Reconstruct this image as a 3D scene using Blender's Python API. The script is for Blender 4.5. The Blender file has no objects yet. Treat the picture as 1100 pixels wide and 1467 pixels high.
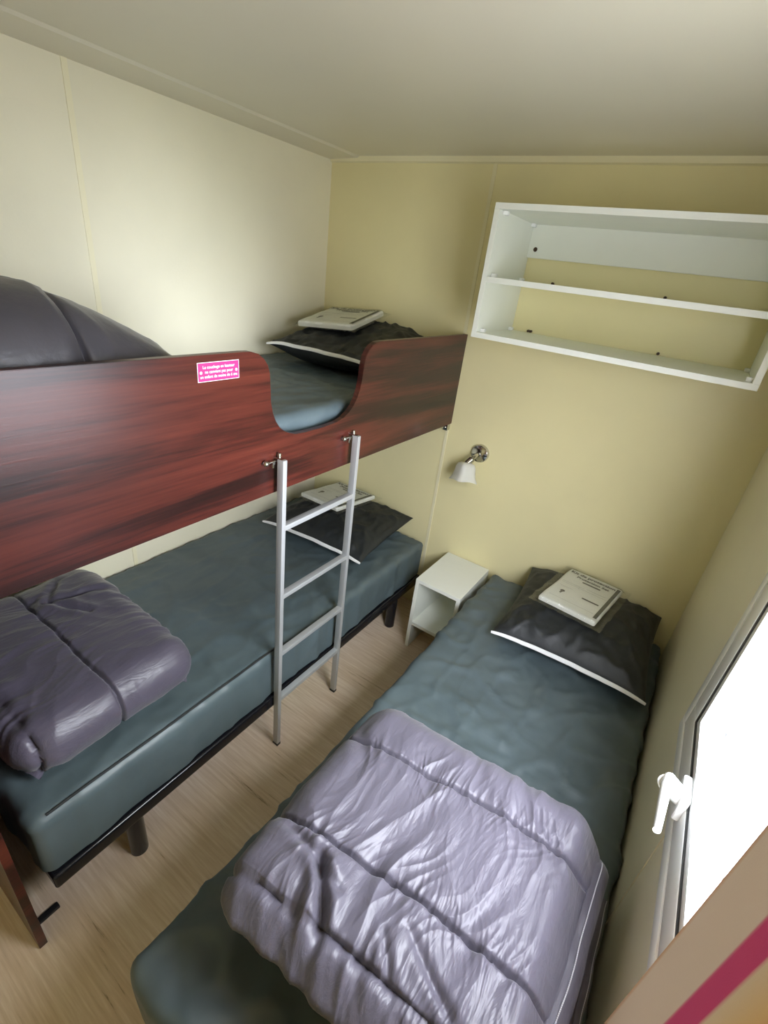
import bpy, bmesh, math, random
from mathutils import Vector, Matrix, noise as mnoise
from mathutils.bvhtree import BVHTree

random.seed(7)
SC = bpy.context.scene
COL = SC.collection
PI = math.pi

# ------------------------------------------------------------------ camera
cam_d = bpy.data.cameras.new('camera')
cam_d.sensor_fit = 'HORIZONTAL'
cam_d.sensor_width = 36.0
cam_d.lens = 36.0 * 681.33 / 1100.0
cam_d.clip_start = 0.02
cam = bpy.data.objects.new('camera', cam_d)
COL.objects.link(cam)
RW = Matrix(((0.81920207, 0.5616272, 0.11611582),
             (-0.34350394, 0.31837143, 0.88354099),
             (0.45925269, -0.76368483, 0.45373169)))
cam.rotation_mode = 'QUATERNION'
cam.rotation_quaternion = RW.transposed().to_quaternion()
cam.location = (1.754, 0.0, 1.703)
SC.camera = cam

# ------------------------------------------------------------------ exposure, world, daylight
SC.view_settings.view_transform = 'Standard'
SC.view_settings.look = 'None'
SC.view_settings.gamma = 1.0
SC.view_settings.use_curve_mapping = False
SC.view_settings.exposure = 0.0
try:
    SC.cycles.use_denoising = True
    SC.cycles.max_bounces = 14
    SC.cycles.diffuse_bounces = 8
    SC.cycles.sample_clamp_indirect = 8.0
except Exception:
    pass

W = bpy.data.worlds.new('daylight')
SC.world = W
W.use_nodes = True
wn, wl = W.node_tree.nodes, W.node_tree.links
wn.clear()
w_out = wn.new('ShaderNodeOutputWorld')
w_bg = wn.new('ShaderNodeBackground')
w_bg.inputs['Strength'].default_value = 12.6
w_tc = wn.new('ShaderNodeTexCoord')
w_no = wn.new('ShaderNodeTexNoise')
w_no.inputs['Scale'].default_value = 5.0
w_no.inputs['Detail'].default_value = 2.0
w_cr = wn.new('ShaderNodeValToRGB')
w_cr.color_ramp.elements[0].position = 0.56
w_cr.color_ramp.elements[0].color = (0.89, 0.925, 1.03, 1)
w_cr.color_ramp.elements[1].position = 0.85
w_cr.color_ramp.elements[1].color = (0.75, 0.92, 0.55, 1)
wl.new(w_tc.outputs['Generated'], w_no.inputs['Vector'])
wl.new(w_no.outputs['Fac'], w_cr.inputs['Fac'])
w_sx = wn.new('ShaderNodeSeparateXYZ')
wl.new(w_tc.outputs['Generated'], w_sx.inputs[0])
w_el = wn.new('ShaderNodeMapRange')          # overcast sky: the zenith is brighter than the horizon and the ground
w_el.inputs['From Min'].default_value = -0.2
w_el.inputs['From Max'].default_value = 0.9
w_el.inputs['To Min'].default_value = 0.9
w_el.inputs['To Max'].default_value = 3.2
wl.new(w_sx.outputs['Z'], w_el.inputs['Value'])
w_mu = wn.new('ShaderNodeVectorMath')
w_mu.operation = 'SCALE'
wl.new(w_cr.outputs['Color'], w_mu.inputs[0])
wl.new(w_el.outputs[0], w_mu.inputs['Scale'])
wl.new(w_mu.outputs[0], w_bg.inputs['Color'])
wl.new(w_bg.outputs['Background'], w_out.inputs['Surface'])


def portal(name, loc, rot, sx, sy):
    d = bpy.data.lights.new(name, 'AREA')
    d.shape = 'RECTANGLE'
    d.size, d.size_y = sx, sy
    d.cycles.is_portal = True
    o = bpy.data.objects.new(name, d)
    o.location = loc
    o.rotation_euler = rot
    COL.objects.link(o)
    return o


# room dimensions (metres)
RX, RY, RZ = 2.005, 2.05, 2.125
NY = -0.45
WY0, WY1, WZ0, WZ1 = -0.12, 1.10, 0.83, 1.93      # window opening
portal('window_daylight', (RX + 0.10, (WY0 + WY1) / 2, (WZ0 + WZ1) / 2), (0, PI / 2, 0), WZ1 - WZ0, WY1 - WY0)

sun_d = bpy.data.lights.new('sun', 'SUN')
sun_d.energy = 4.5
sun_d.angle = math.radians(25)
sun_d.color = (0.90, 0.96, 1.10)
sun = bpy.data.objects.new('sun', sun_d)
sun.rotation_mode = 'QUATERNION'
sun.rotation_quaternion = Vector((-2.0, 0.45, -0.12)).to_track_quat('-Z', 'Y')
sun.location = (5, 0, 3)
COL.objects.link(sun)


# ------------------------------------------------------------------ material helpers
def new_mat(name):
    m = bpy.data.materials.new(name)
    m.use_nodes = True
    nt = m.node_tree
    nt.nodes.clear()
    out = nt.nodes.new('ShaderNodeOutputMaterial')
    p = nt.nodes.new('ShaderNodeBsdfPrincipled')
    nt.links.new(p.outputs[0], out.inputs[0])
    return m, nt, p


def coords(nt, scale=(1, 1, 1), rot=(0, 0, 0)):
    tc = nt.nodes.new('ShaderNodeTexCoord')
    mp = nt.nodes.new('ShaderNodeMapping')
    mp.inputs['Scale'].default_value = scale
    mp.inputs['Rotation'].default_value = rot
    nt.links.new(tc.outputs['Object'], mp.inputs['Vector'])
    return mp.outputs['Vector']


def noise_tex(nt, vec, scale, detail=4, rough=0.55, dist=0.0):
    n = nt.nodes.new('ShaderNodeTexNoise')
    n.inputs['Scale'].default_value = scale
    n.inputs['Detail'].default_value = detail
    n.inputs['Roughness'].default_value = rough
    n.inputs['Distortion'].default_value = dist
    nt.links.new(vec, n.inputs['Vector'])
    return n.outputs['Fac']


def ramp(nt, fac, stops):
    r = nt.nodes.new('ShaderNodeValToRGB')
    e = r.color_ramp.elements
    while len(e) < len(stops):
        e.new(0.5)
    for k, (p, c) in enumerate(stops):
        e[k].position = p
        e[k].color = (c[0], c[1], c[2], 1)
    nt.links.new(fac, r.inputs['Fac'])
    return r.outputs['Color']


def bump(nt, p, fac, strength, dist=0.01):
    b = nt.nodes.new('ShaderNodeBump')
    b.inputs['Strength'].default_value = strength
    b.inputs['Distance'].default_value = dist
    nt.links.new(fac, b.inputs['Height'])
    nt.links.new(b.outputs['Normal'], p.inputs['Normal'])
    return b


def simple(name, col, rough=0.5, metal=0.0, var=0.06, nscale=8.0, bstr=0.0, bscale=60.0, spec=0.5):
    m, nt, p = new_mat(name)
    v = coords(nt)
    f = noise_tex(nt, v, nscale)
    lo = [max(0, c * (1 - var)) for c in col]
    hi = [min(1, c * (1 + var)) for c in col]
    nt.links.new(ramp(nt, f, [(0.3, lo), (0.7, hi)]), p.inputs['Base Color'])
    p.inputs['Roughness'].default_value = rough
    p.inputs['Metallic'].default_value = metal
    p.inputs['Specular IOR Level'].default_value = spec
    if bstr:
        bump(nt, p, noise_tex(nt, v, bscale), bstr)
    return m


M = {}
M['wall'] = simple('cream_wall_panel', (0.80, 0.73, 0.415), 0.42, var=0.03, nscale=3, bstr=0.05, bscale=120)
M['wall_pale'] = simple('pale_cream_wall_panel', (0.79, 0.75, 0.56), 0.42, var=0.03, nscale=3, bstr=0.05, bscale=120)
M['ceiling'] = simple('ceiling_panel', (0.72, 0.68, 0.54), 0.4, var=0.02, nscale=2)
M['joint'] = simple('joint_strip', (0.81, 0.755, 0.50), 0.4, var=0.02)
M['joint_pale'] = simple('pale_joint_strip', (0.82, 0.77, 0.53), 0.4, var=0.02)
M['white'] = simple('white_laminate', (0.80, 0.82, 0.74), 0.38, var=0.015)
M['upvc'] = simple('white_upvc', (0.90, 0.91, 0.90), 0.25, var=0.01)
M['gasket'] = simple('rubber_gasket', (0.03, 0.03, 0.03), 0.6)
M['black_metal'] = simple('black_enamel_steel', (0.008, 0.008, 0.011), 0.18, var=0.1)
M['black_plastic'] = simple('black_plastic', (0.012, 0.012, 0.012), 0.45)
M['alu'] = simple('satin_grey_steel', (0.48, 0.49, 0.49), 0.38, metal=0.45, var=0.03)
M['chrome'] = simple('chrome', (0.55, 0.54, 0.50), 0.12, metal=1.0, var=0.02)
M['white_trim'] = simple('white_cotton_piping', (0.80, 0.81, 0.80), 0.7, var=0.03)
M['paper'] = simple('white_paper', (0.82, 0.82, 0.77), 0.5, var=0.02)
M['ink'] = simple('black_ink', (0.02, 0.02, 0.02), 0.6)
M['grey_ink'] = simple('grey_ink', (0.10, 0.10, 0.09), 0.6)
M['pale_ink'] = simple('pale_ink', (0.50, 0.50, 0.47), 0.6)
M['pink'] = simple('pink_vinyl', (0.78, 0.032, 0.19), 0.4, var=0.02)
M['white_ink'] = simple('white_ink', (0.90, 0.88, 0.90), 0.5, var=0.01)
M['brown_cap'] = simple('brown_screw_cap', (0.05, 0.025, 0.01), 0.5)
M['stitch'] = simple('pale_stitching_thread', (0.62, 0.62, 0.68), 0.7)


def wood_mat():
    m, nt, p = new_mat('mahogany_laminate')
    v = coords(nt, (2.2, 0.8, 10.0))
    f = noise_tex(nt, v, 1.3, 5, 0.55, 0.5)
    v2 = coords(nt, (20, 5.0, 160))
    f2 = noise_tex(nt, v2, 1.0, 3, 0.6)
    mx = nt.nodes.new('ShaderNodeMath')
    mx.operation = 'MULTIPLY_ADD'
    mx.inputs[1].default_value = 0.35
    nt.links.new(f2, mx.inputs[0])
    nt.links.new(f, mx.inputs[2])
    c = ramp(nt, mx.outputs[0], [(0.44, (0.010, 0.004, 0.003)), (0.60, (0.026, 0.0065, 0.005)),
                                 (0.74, (0.072, 0.0145, 0.0095)), (0.90, (0.110, 0.023, 0.014))])
    nt.links.new(c, p.inputs['Base Color'])
    p.inputs['Roughness'].default_value = 0.30
    p.inputs['Specular IOR Level'].default_value = 0.5
    bump(nt, p, f2, 0.08, 0.002)
    return m


def floor_mat():
    m, nt, p = new_mat('bamboo_vinyl_floor')
    v = coords(nt, (5.0, 100.0, 1.0))
    f = noise_tex(nt, v, 1.0, 5, 0.65, 0.2)
    v2 = coords(nt, (1.2, 9.0, 1.0))
    f2 = noise_tex(nt, v2, 1.0, 3, 0.5)
    mx = nt.nodes.new('ShaderNodeMath')
    mx.operation = 'MULTIPLY_ADD'
    mx.inputs[1].default_value = 0.45
    nt.links.new(f2, mx.inputs[0])
    nt.links.new(f, mx.inputs[2])
    c = ramp(nt, mx.outputs[0], [(0.48, (0.27, 0.175, 0.095)), (0.55, (0.66, 0.505, 0.34)),
                                 (0.72, (0.74, 0.585, 0.42)), (0.90, (0.84, 0.70, 0.54))])
    nt.links.new(c, p.inputs['Base Color'])
    p.inputs['Roughness'].default_value = 0.5
    bump(nt, p, f, 0.08, 0.002)
    return m


def cloth_mat(name, c0, c1, rough=0.5, wr_scale=9.0, wr=0.25, sheen=0.0, weave=0.0, ridged=False):
    m, nt, p = new_mat(name)
    v = coords(nt)
    f = noise_tex(nt, v, 5.0, 4, 0.6, 0.4)
    nt.links.new(ramp(nt, f, [(0.3, c0), (0.7, c1)]), p.inputs['Base Color'])
    p.inputs['Roughness'].default_value = rough
    p.inputs['Sheen Weight'].default_value = sheen
    fw = noise_tex(nt, v, wr_scale, 5, 0.55, 0.35)
    if ridged:
        fw.node.noise_type = 'RIDGED_MULTIFRACTAL'
        fw.node.inputs['Detail'].default_value = 3.0
    b = bump(nt, p, fw, wr, 0.02)
    if weave:
        fv = noise_tex(nt, v, 900, 1)
        b2 = nt.nodes.new('ShaderNodeBump')
        b2.inputs['Strength'].default_value = weave
        b2.inputs['Distance'].default_value = 0.001
        nt.links.new(fv, b2.inputs['Height'])
        nt.links.new(b2.outputs['Normal'], b.inputs['Normal'])
    return m


M['wood'] = wood_mat()
M['floor'] = floor_mat()
M['sheet'] = cloth_mat('green_grey_nonwoven_cover', (0.068, 0.094, 0.102), (0.094, 0.126, 0.136), 0.45, 5.5, 0.65, ridged=True)
M['pillow'] = cloth_mat('anthracite_nonwoven_pillowcase', (0.011, 0.013, 0.014), (0.017, 0.020, 0.021), 0.55, 8.0, 0.3)
def satin_mat(name, c0, c1, rough):
    m, nt, p = new_mat(name)
    f = noise_tex(nt, coords(nt), 4.0, 3)
    nt.links.new(ramp(nt, f, [(0.3, c0), (0.7, c1)]), p.inputs['Base Color'])
    p.inputs['Roughness'].default_value = rough
    p.inputs['Sheen Weight'].default_value = 0.15
    p.inputs['Specular IOR Level'].default_value = 0.42
    fa = noise_tex(nt, coords(nt, (42, 9, 24)), 1.0, 4, 0.6, 0.9)
    bump(nt, p, fa, 0.20, 0.02)
    return m


M['duvet'] = satin_mat('grey_purple_satin_quilt_lit', (0.088, 0.081, 0.107), (0.103, 0.095, 0.124), 0.42)  # quilt fabric near the window, its brighter light put into the colour
M['duvet_shaded'] = satin_mat('grey_purple_satin_quilt_shaded', (0.076, 0.067, 0.094), (0.090, 0.080, 0.112), 0.38)  # same quilt fabric, the lower bunk's shade mixed into its colour
M['duvet_deep_shade'] = cloth_mat('grey_purple_satin_quilt_deep_shade', (0.050, 0.047, 0.058), (0.065, 0.061, 0.074), 0.40, 26.0, 0.12, sheen=0.1)  # same quilt fabric again, colour darkened for the shade on the upper bunk


def frosted_mat():
    m, nt, p = new_mat('frosted_glass_shade')
    p.inputs['Base Color'].default_value = (0.86, 0.86, 0.78, 1)
    p.inputs['Roughness'].default_value = 0.35
    p.inputs['Transmission Weight'].default_value = 0.25
    bump(nt, p, noise_tex(nt, coords(nt), 90), 0.05)
    return m


def clear_mat(name, gloss=0.12, tint=(1, 1, 1), rough=0.08, crinkle=0.0):
    m = bpy.data.materials.new(name)
    m.use_nodes = True
    nt = m.node_tree
    nt.nodes.clear()
    out = nt.nodes.new('ShaderNodeOutputMaterial')
    t = nt.nodes.new('ShaderNodeBsdfTransparent')
    t.inputs[0].default_value = (*tint, 1)
    g = nt.nodes.new('ShaderNodeBsdfGlossy')
    g.inputs['Roughness'].default_value = rough
    mx = nt.nodes.new('ShaderNodeMixShader')
    mx.inputs[0].default_value = gloss
    nt.links.new(t.outputs[0], mx.inputs[1])
    nt.links.new(g.outputs[0], mx.inputs[2])
    nt.links.new(mx.outputs[0], out.inputs[0])
    if crinkle:
        b = nt.nodes.new('ShaderNodeBump')
        b.inputs['Strength'].default_value = crinkle
        b.inputs['Distance'].default_value = 0.01
        nt.links.new(noise_tex(nt, coords(nt), 45, 3, 0.6, 0.5), b.inputs['Height'])
        nt.links.new(b.outputs['Normal'], g.inputs['Normal'])
    return m


M['frosted'] = frosted_mat()
M['glass'] = clear_mat('clear_window_glass', 0.05)
M['plastic'] = clear_mat('clear_plastic_wrap', 0.15, (0.93, 0.94, 0.92), 0.20, 0.7)


def curtain_mat():
    m, nt, p = new_mat('striped_curtain_fabric')
    at = nt.nodes.new('ShaderNodeAttribute')
    at.attribute_name = 'across'
    r = nt.nodes.new('ShaderNodeValToRGB')
    stops = [(0.0, (0.42, 0.22, 0.10)), (0.012, (0.50, 0.38, 0.27)), (0.125, (0.50, 0.38, 0.27)),
             (0.13, (0.42, 0.035, 0.10)), (0.172, (0.42, 0.035, 0.10)), (0.178, (0.50, 0.37, 0.22)),
             (0.225, (0.52, 0.32, 0.12)), (0.26, (0.48, 0.16, 0.05)), (0.285, (0.48, 0.17, 0.05)),
             (0.30, (0.55, 0.34, 0.06)), (0.42, (0.55, 0.34, 0.06)), (0.43, (0.50, 0.38, 0.27)),
             (0.60, (0.50, 0.38, 0.27)), (0.61, (0.42, 0.035, 0.10)), (0.66, (0.42, 0.035, 0.10)), (0.67, (0.50, 0.38, 0.27))]
    e = r.color_ramp.elements
    while len(e) < len(stops):
        e.new(0.5)
    for k, (q, c) in enumerate(stops):
        e[k].position = q
        e[k].color = (*c, 1)
    nt.links.new(at.outputs['Fac'], r.inputs['Fac'])
    nt.links.new(r.outputs['Color'], p.inputs['Base Color'])
    p.inputs['Roughness'].default_value = 0.85
    bump(nt, p, noise_tex(nt, coords(nt), 500, 2), 0.15, 0.001)
    tr = nt.nodes.new('ShaderNodeBsdfTranslucent')
    nt.links.new(r.outputs['Color'], tr.inputs['Color'])
    mx = nt.nodes.new('ShaderNodeMixShader')
    mx.inputs[0].default_value = 0.02
    out = [n for n in nt.nodes if n.type == 'OUTPUT_MATERIAL'][0]
    nt.links.new(p.outputs[0], mx.inputs[1])
    nt.links.new(tr.outputs[0], mx.inputs[2])
    nt.links.new(mx.outputs[0], out.inputs[0])
    return m


M['curtain'] = curtain_mat()


# ------------------------------------------------------------------ object helpers
def wloc(o):
    v = Vector(o.location)
    while o.parent:
        o = o.parent
        v += Vector(o.location)
    return v


def obj(name, bm, mat, parent=None, origin=None, smooth=True, sharp=35):
    bmesh.ops.recalc_face_normals(bm, faces=bm.faces[:]) if False else None
    base = wloc(parent) if parent else Vector((0, 0, 0))
    org = Vector(origin) if origin is not None else base
    bmesh.ops.translate(bm, verts=bm.verts[:], vec=-org)
    me = bpy.data.meshes.new(name)
    bm.to_mesh(me)
    bm.free()
    if smooth:
        for p in me.polygons:
            p.use_smooth = True
        try:
            me.set_sharp_from_angle(angle=math.radians(sharp))
        except Exception:
            pass
    me.materials.append(mat)
    o = bpy.data.objects.new(name, me)
    COL.objects.link(o)
    if parent:
        o.parent = parent
        o.location = org - base
    else:
        o.location = org
    return o


def thing(name, label, cat, loc, group=None):
    o = bpy.data.objects.new(name, None)
    o.empty_display_size = 0.1
    o.location = loc
    COL.objects.link(o)
    o['label'] = label
    o['category'] = cat
    if group:
        o['group'] = group
    return o


def tag(o, label, cat, group=None):
    o['label'] = label
    o['category'] = cat
    if group:
        o['group'] = group
    return o


def struct(name, bm, mat, label=None, smooth=False):
    o = obj(name, bm, mat, smooth=smooth)
    o['kind'] = 'structure'
    o['label'] = label or name.replace('_', ' ')
    o['category'] = name.split('_')[0]
    return o


def add_box(bm, x0, x1, y0, y1, z0, z1, bev=0.0, seg=2):
    r = bmesh.ops.create_cube(bm, size=1.0)
    vs = r['verts']
    bmesh.ops.scale(bm, vec=(x1 - x0, y1 - y0, z1 - z0), verts=vs)
    bmesh.ops.translate(bm, vec=((x0 + x1) / 2, (y0 + y1) / 2, (z0 + z1) / 2), verts=vs)
    if bev:
        es = list({e for v in vs for e in v.link_edges})
        bmesh.ops.bevel(bm, geom=es, offset=bev, segments=seg, affect='EDGES', profile=0.6)
    return bm


def box(*a, **k):
    return add_box(bmesh.new(), *a, **k)


def add_cyl(bm, p0, p1, r0, r1=None, seg=24, bev=0.0):
    p0, p1 = Vector(p0), Vector(p1)
    d = p1 - p0
    if r1 is None:
        r1 = r0
    q = d.to_track_quat('Z', 'Y').to_matrix().to_4x4()
    mat = Matrix.Translation((p0 + p1) / 2) @ q
    r = bmesh.ops.create_cone(bm, cap_ends=True, segments=seg, radius1=r0, radius2=r1, depth=d.length, matrix=mat)
    if bev:
        es = [e for e in {e for v in r['verts'] for e in v.link_edges} if any(len(f.verts) > 4 for f in e.link_faces)]
        bmesh.ops.bevel(bm, geom=es, offset=bev, segments=3, affect='EDGES')
    return bm


def add_tube(bm, pts, r, seg=10, cap=True, flat=1.0, up=None):
    pts = [Vector(p) for p in pts]
    rings = []
    n = len(pts)
    prev = None
    for i, p in enumerate(pts):
        t = (pts[min(i + 1, n - 1)] - pts[max(i - 1, 0)]).normalized()
        if up is not None:
            a = Vector(up) - t * t.dot(Vector(up))
        elif prev is None:
            a = t.orthogonal()
        else:
            a = prev - t * t.dot(prev)
        a.normalize()
        prev = a
        b = t.cross(a)
        rr = r(i / (n - 1)) if callable(r) else r
        rings.append([bm.verts.new(p + a * (rr * flat * math.cos(2 * PI * k / seg)) + b * (rr * math.sin(2 * PI * k / seg))) for k in range(seg)])
    for i in range(n - 1):
        for k in range(seg):
            bm.faces.new((rings[i][k], rings[i][(k + 1) % seg], rings[i + 1][(k + 1) % seg], rings[i + 1][k]))
    if cap:
        bm.faces.new(rings[0][::-1])
        bm.faces.new(rings[-1])
    return bm


def add_lathe(bm, prof, origin, axis, seg=28):
    q = Vector(axis).to_track_quat('Z', 'Y')
    o = Vector(origin)
    rings = []
    for r, h in prof:
        rings.append([bm.verts.new(o + q @ Vector((max(r, 1e-5) * math.cos(2 * PI * k / seg), max(r, 1e-5) * math.sin(2 * PI * k / seg), h))) for k in range(seg)])
    for i in range(len(rings) - 1):
        for k in range(seg):
            bm.faces.new((rings[i][k], rings[i][(k + 1) % seg], rings[i + 1][(k + 1) % seg], rings[i + 1][k]))
    bm.faces.new(rings[0][::-1])
    bm.faces.new(rings[-1])
    return bm


def add_prism(bm, poly, fn, d0, d1):
    a = [bm.verts.new(fn(u, v, d0)) for u, v in poly]
    b = [bm.verts.new(fn(u, v, d1)) for u, v in poly]
    n = len(poly)
    bm.faces.new(a[::-1])
    bm.faces.new(b)
    for i in range(n):
        bm.faces.new((a[i], a[(i + 1) % n], b[(i + 1) % n], b[i]))
    return bm


def text_bm(body, size, fn, spacing=1.0, bold=0.0):
    """flat lettering as a mesh; fn maps local (u, v) centred on the line to a world point"""
    cu = bpy.data.curves.new('lettering', 'FONT')
    cu.body = body
    cu.size = size
    cu.align_x = 'CENTER'
    cu.align_y = 'CENTER'
    cu.space_character = spacing
    cu.offset = bold
    cu.resolution_u = 3
    t = bpy.data.objects.new('lettering', cu)
    COL.objects.link(t)
    dg = bpy.context.evaluated_depsgraph_get()
    me = bpy.data.meshes.new_from_object(t.evaluated_get(dg))
    bpy.data.objects.remove(t)
    bm = bmesh.new()
    bm.from_mesh(me)
    bpy.data.meshes.remove(me)
    for v in bm.verts:
        v.co = fn(v.co.x, v.co.y)
    return bm


def join_bm(a, b):
    me = bpy.data.meshes.new('tmp')
    b.to_mesh(me)
    b.free()
    a.from_mesh(me)
    bpy.data.meshes.remove(me)
    return a


def nz(x, y, z=0.0):
    return mnoise.noise(Vector((x, y, z)))


def slab_bm(x0, x1, y0, y1, z0, z1, r, nx, ny, tuck=0.5, disp=None, warp=None, soft=0.0):
    """soft rectangular slab: flat top rolling over the edges by radius r, down its sides, tucking under (tuck in units of pi)"""
    h = z1 - z0
    side = max(0.0, h - r * (1 - math.cos(tuck * PI)) if tuck <= 0.5 else 0.0)
    ext = r * tuck * PI + side
    lx, ly = (x1 - x0) - 2 * r, (y1 - y0) - 2 * r

    def samples(length, n):
        k = max(6, int(n * ext / (length + 2 * ext)))
        k = min(k, 16)
        out = [(-ext * (1 - i / k), 0.0) for i in range(k)]
        m = n - 2 * k
        out += [(0.0, length * i / m) for i in range(m + 1)]
        out += [(ext * (i + 1) / k, length) for i in range(k)]
        return out
    sx, sy = samples(lx, nx), samples(ly, ny)
    bm = bmesh.new()
    P = []
    for ex, px in sx:
        row = []
        for ey, py in sy:
            e = math.hypot(ex, ey)
            if abs(ex) > 0 and abs(ey) > 0:
                e2 = max(abs(ex), abs(ey)) * (1 - soft) + e * soft     # soft = 0 keeps the corners square-cut at the hem
            else:
                e2 = e
            if e > 0:
                ux, uy = ex / e, ey / e
            else:
                ux = uy = 0.0
            th = min(e2 / r, tuck * PI)
            out = r * math.sin(th)
            z = z1 - r * (1 - math.cos(th)) - max(0.0, e2 - r * tuck * PI)
            z = max(z, z0)
            row.append(Vector((x0 + r + px + ux * out, y0 + r + py + uy * out, z)))
        P.append(row)
    if warp:
        P = [[warp(p) for p in row] for row in P]
    if disp:
        Q = []
        NX, NY_ = len(P), len(P[0])
        for i in range(NX):
            row = []
            for j in range(NY_):
                a = P[min(i + 1, NX - 1)][j] - P[max(i - 1, 0)][j]
                b = P[i][min(j + 1, NY_ - 1)] - P[i][max(j - 1, 0)]
                n = a.cross(b)
                n = n.normalized() if n.length > 1e-9 else Vector((0, 0, 1))
                row.append(disp(P[i][j], n, sx[i], sy[j]))
            Q.append(row)
        P = Q
    V = [[bm.verts.new(p) for p in row] for row in P]
    for i in range(len(V) - 1):
        for j in range(len(V[0]) - 1):
            bm.faces.new((V[i][j], V[i + 1][j], V[i + 1][j + 1], V[i][j + 1]))
    loop = [V[i][0] for i in range(len(V))] + [V[-1][j] for j in range(1, len(V[0]))] + \
           [V[i][-1] for i in range(len(V) - 2, -1, -1)] + [V[0][j] for j in range(len(V[0]) - 2, 0, -1)]
    bm.faces.new(loop[::-1])
    return bm


# ================================================================== the room
struct('floor', box(-0.08, RX + 0.08, NY - 0.08, RY + 0.08, -0.06, 0.0), M['floor'], 'light bamboo-look vinyl floor with fine streaks')
struct('ceiling', box(-0.08, RX + 0.08, NY - 0.08, RY + 0.08, RZ, RZ + 0.06), M['ceiling'], 'plain beige ceiling')
struct('wall_left', box(-0.08, 0.0, NY, RY, 0.0, RZ), M['wall_pale'], 'cream panel wall beside the bunk')
struct('wall_back', box(-0.08, RX + 0.08, RY, RY + 0.08, 0.0, RZ), M['wall'], 'cream panel wall behind the pillows')
struct('wall_near', box(-0.08, RX + 0.08, NY - 0.08, NY, 0.0, RZ), M['wall'], 'cream wall behind the viewer')
bm = bmesh.new()
add_box(bm, RX, RX + 0.08, NY, RY, 0.0, WZ0)
add_box(bm, RX, RX + 0.08, NY, RY, WZ1, RZ)
add_box(bm, RX, RX + 0.08, NY, WY0, WZ0, WZ1)
add_box(bm, RX, RX + 0.08, WY1, RY, WZ0, WZ1)
struct('wall_right', bm, M['wall_pale'], 'cream wall holding the window')

# joint strips on the walls and the ceiling
bm = box(0.806, 0.822, RY - 0.003, RY, 0.0, RZ, 0.001)
struct('trim_1', bm, M['joint'], 'vertical joint strip on the back wall')
bm = box(0.0, 0.003, 0.893, 0.910, 0.0, RZ, 0.001)
struct('trim_2', bm, M['joint_pale'], 'vertical joint strip on the left wall')
bm = bmesh.new()
add_prism(bm, [(0.0, RZ), (0.0, RZ - 0.012), (0.155, RZ - 0.006), (0.168, RZ)], lambda u, v, d: Vector((u, d, v)), NY, RY)
struct('trim_3', bm, M['ceiling'], 'ceiling cover strip along the left wall')
bm = bmesh.new()
add_prism(bm, [(RY, RZ), (RY - 0.016, RZ), (RY - 0.012, RZ - 0.018), (RY, RZ - 0.022)], lambda u, v, d: Vector((d, u, v)), 0.0, RX)
struct('trim_4', bm, M['joint'], 'slim cornice on top of the back wall')
bm = box(RX - 0.002, RX, 0.852, 0.862, 0.0, WZ0 - 0.03)
struct('trim_5', bm, M['wall_pale'], 'faint joint on the right wall under the window')
bm = bmesh.new()
for z in (1.985, 1.788):
    add_box(bm, 0.0, 0.0012, NY, RY, z - 0.0015, z + 0.0015)
struct('trim_6', bm, M['wall_pale'], 'faint horizontal lines across the left wall')

# ------------------------------------------------------------------ window
def ring(bm, y0, y1, z0, z1, wd, xa, xb, bev=0.0):
    add_box(bm, xa, xb, y0, y1, z0, z0 + wd, bev)
    add_box(bm, xa, xb, y0, y1, z1 - wd, z1, bev)
    add_box(bm, xa, xb, y0, y0 + wd, z0 + wd * 0.98, z1 - wd * 0.98, bev)
    add_box(bm, xa, xb, y1 - wd, y1, z0 + wd * 0.98, z1 - wd * 0.98, bev)
    return bm


FY0, FY1, FZ0, FZ1 = -0.150, 1.128, 0.803, 1.957
bm = ring(bmesh.new(), FY0, FY1, FZ0, FZ1, 0.033, 1.988, RX + 0.07, 0.004)
ring(bm, FY0 + 0.03, FY1 - 0.03, FZ0 + 0.03, FZ1 - 0.03, 0.035, RX, RX + 0.06)
win = struct('window_1', bm, M['upvc'], 'white plastic window frame in the right wall', smooth=True)
bm = ring(bmesh.new(), FY0 + 0.050, FY1 - 0.050, FZ0 + 0.050, FZ1 - 0.050, 0.062, 1.986, RX + 0.05, 0.005)
obj('window_sash', bm, M['upvc'], win)
bm = ring(bmesh.new(), FY0 + 0.112, FY1 - 0.112, FZ0 + 0.112, FZ1 - 0.112, 0.005, 1.988, RX + 0.04)
obj('window_gasket', bm, M['gasket'], win)
bm = ring(bmesh.new(), FY0 + 0.117, FY1 - 0.117, FZ0 + 0.117, FZ1 - 0.117, 0.020, 1.990, RX + 0.03, 0.003)
obj('glazing_bead', bm, M['upvc'], win)
bm = box(RX + 0.012, RX + 0.016, FY0 + 0.125, FY1 - 0.125, FZ0 + 0.125, FZ1 - 0.125)
obj('window_pane', bm, M['glass'], win, smooth=False)
# handle: base plate on the bottom rail of the sash, neck, lever pointing towards the viewer
bm = box(1.974, 1.988, 0.775, 0.838, 0.878, 0.935, 0.005, 3)
hb = obj('handle_base', bm, M['upvc'], win)
bm = bmesh.new()
add_tube(bm, [(1.982, 0.806, 0.908), (1.965, 0.800, 0.920), (1.950, 0.785, 0.944), (1.942, 0.768, 0.957)], lambda t: 0.019 - 0.004 * t, 14)
add_tube(bm, [(1.944, 0.778, 0.960), (1.940, 0.755, 0.962), (1.939, 0.715, 0.959), (1.938, 0.668, 0.954)], lambda t: 0.0145 - 0.006 * t, 12, flat=0.7, up=(1, 0, 0))
obj('window_handle', bm, M['upvc'], win)

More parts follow.
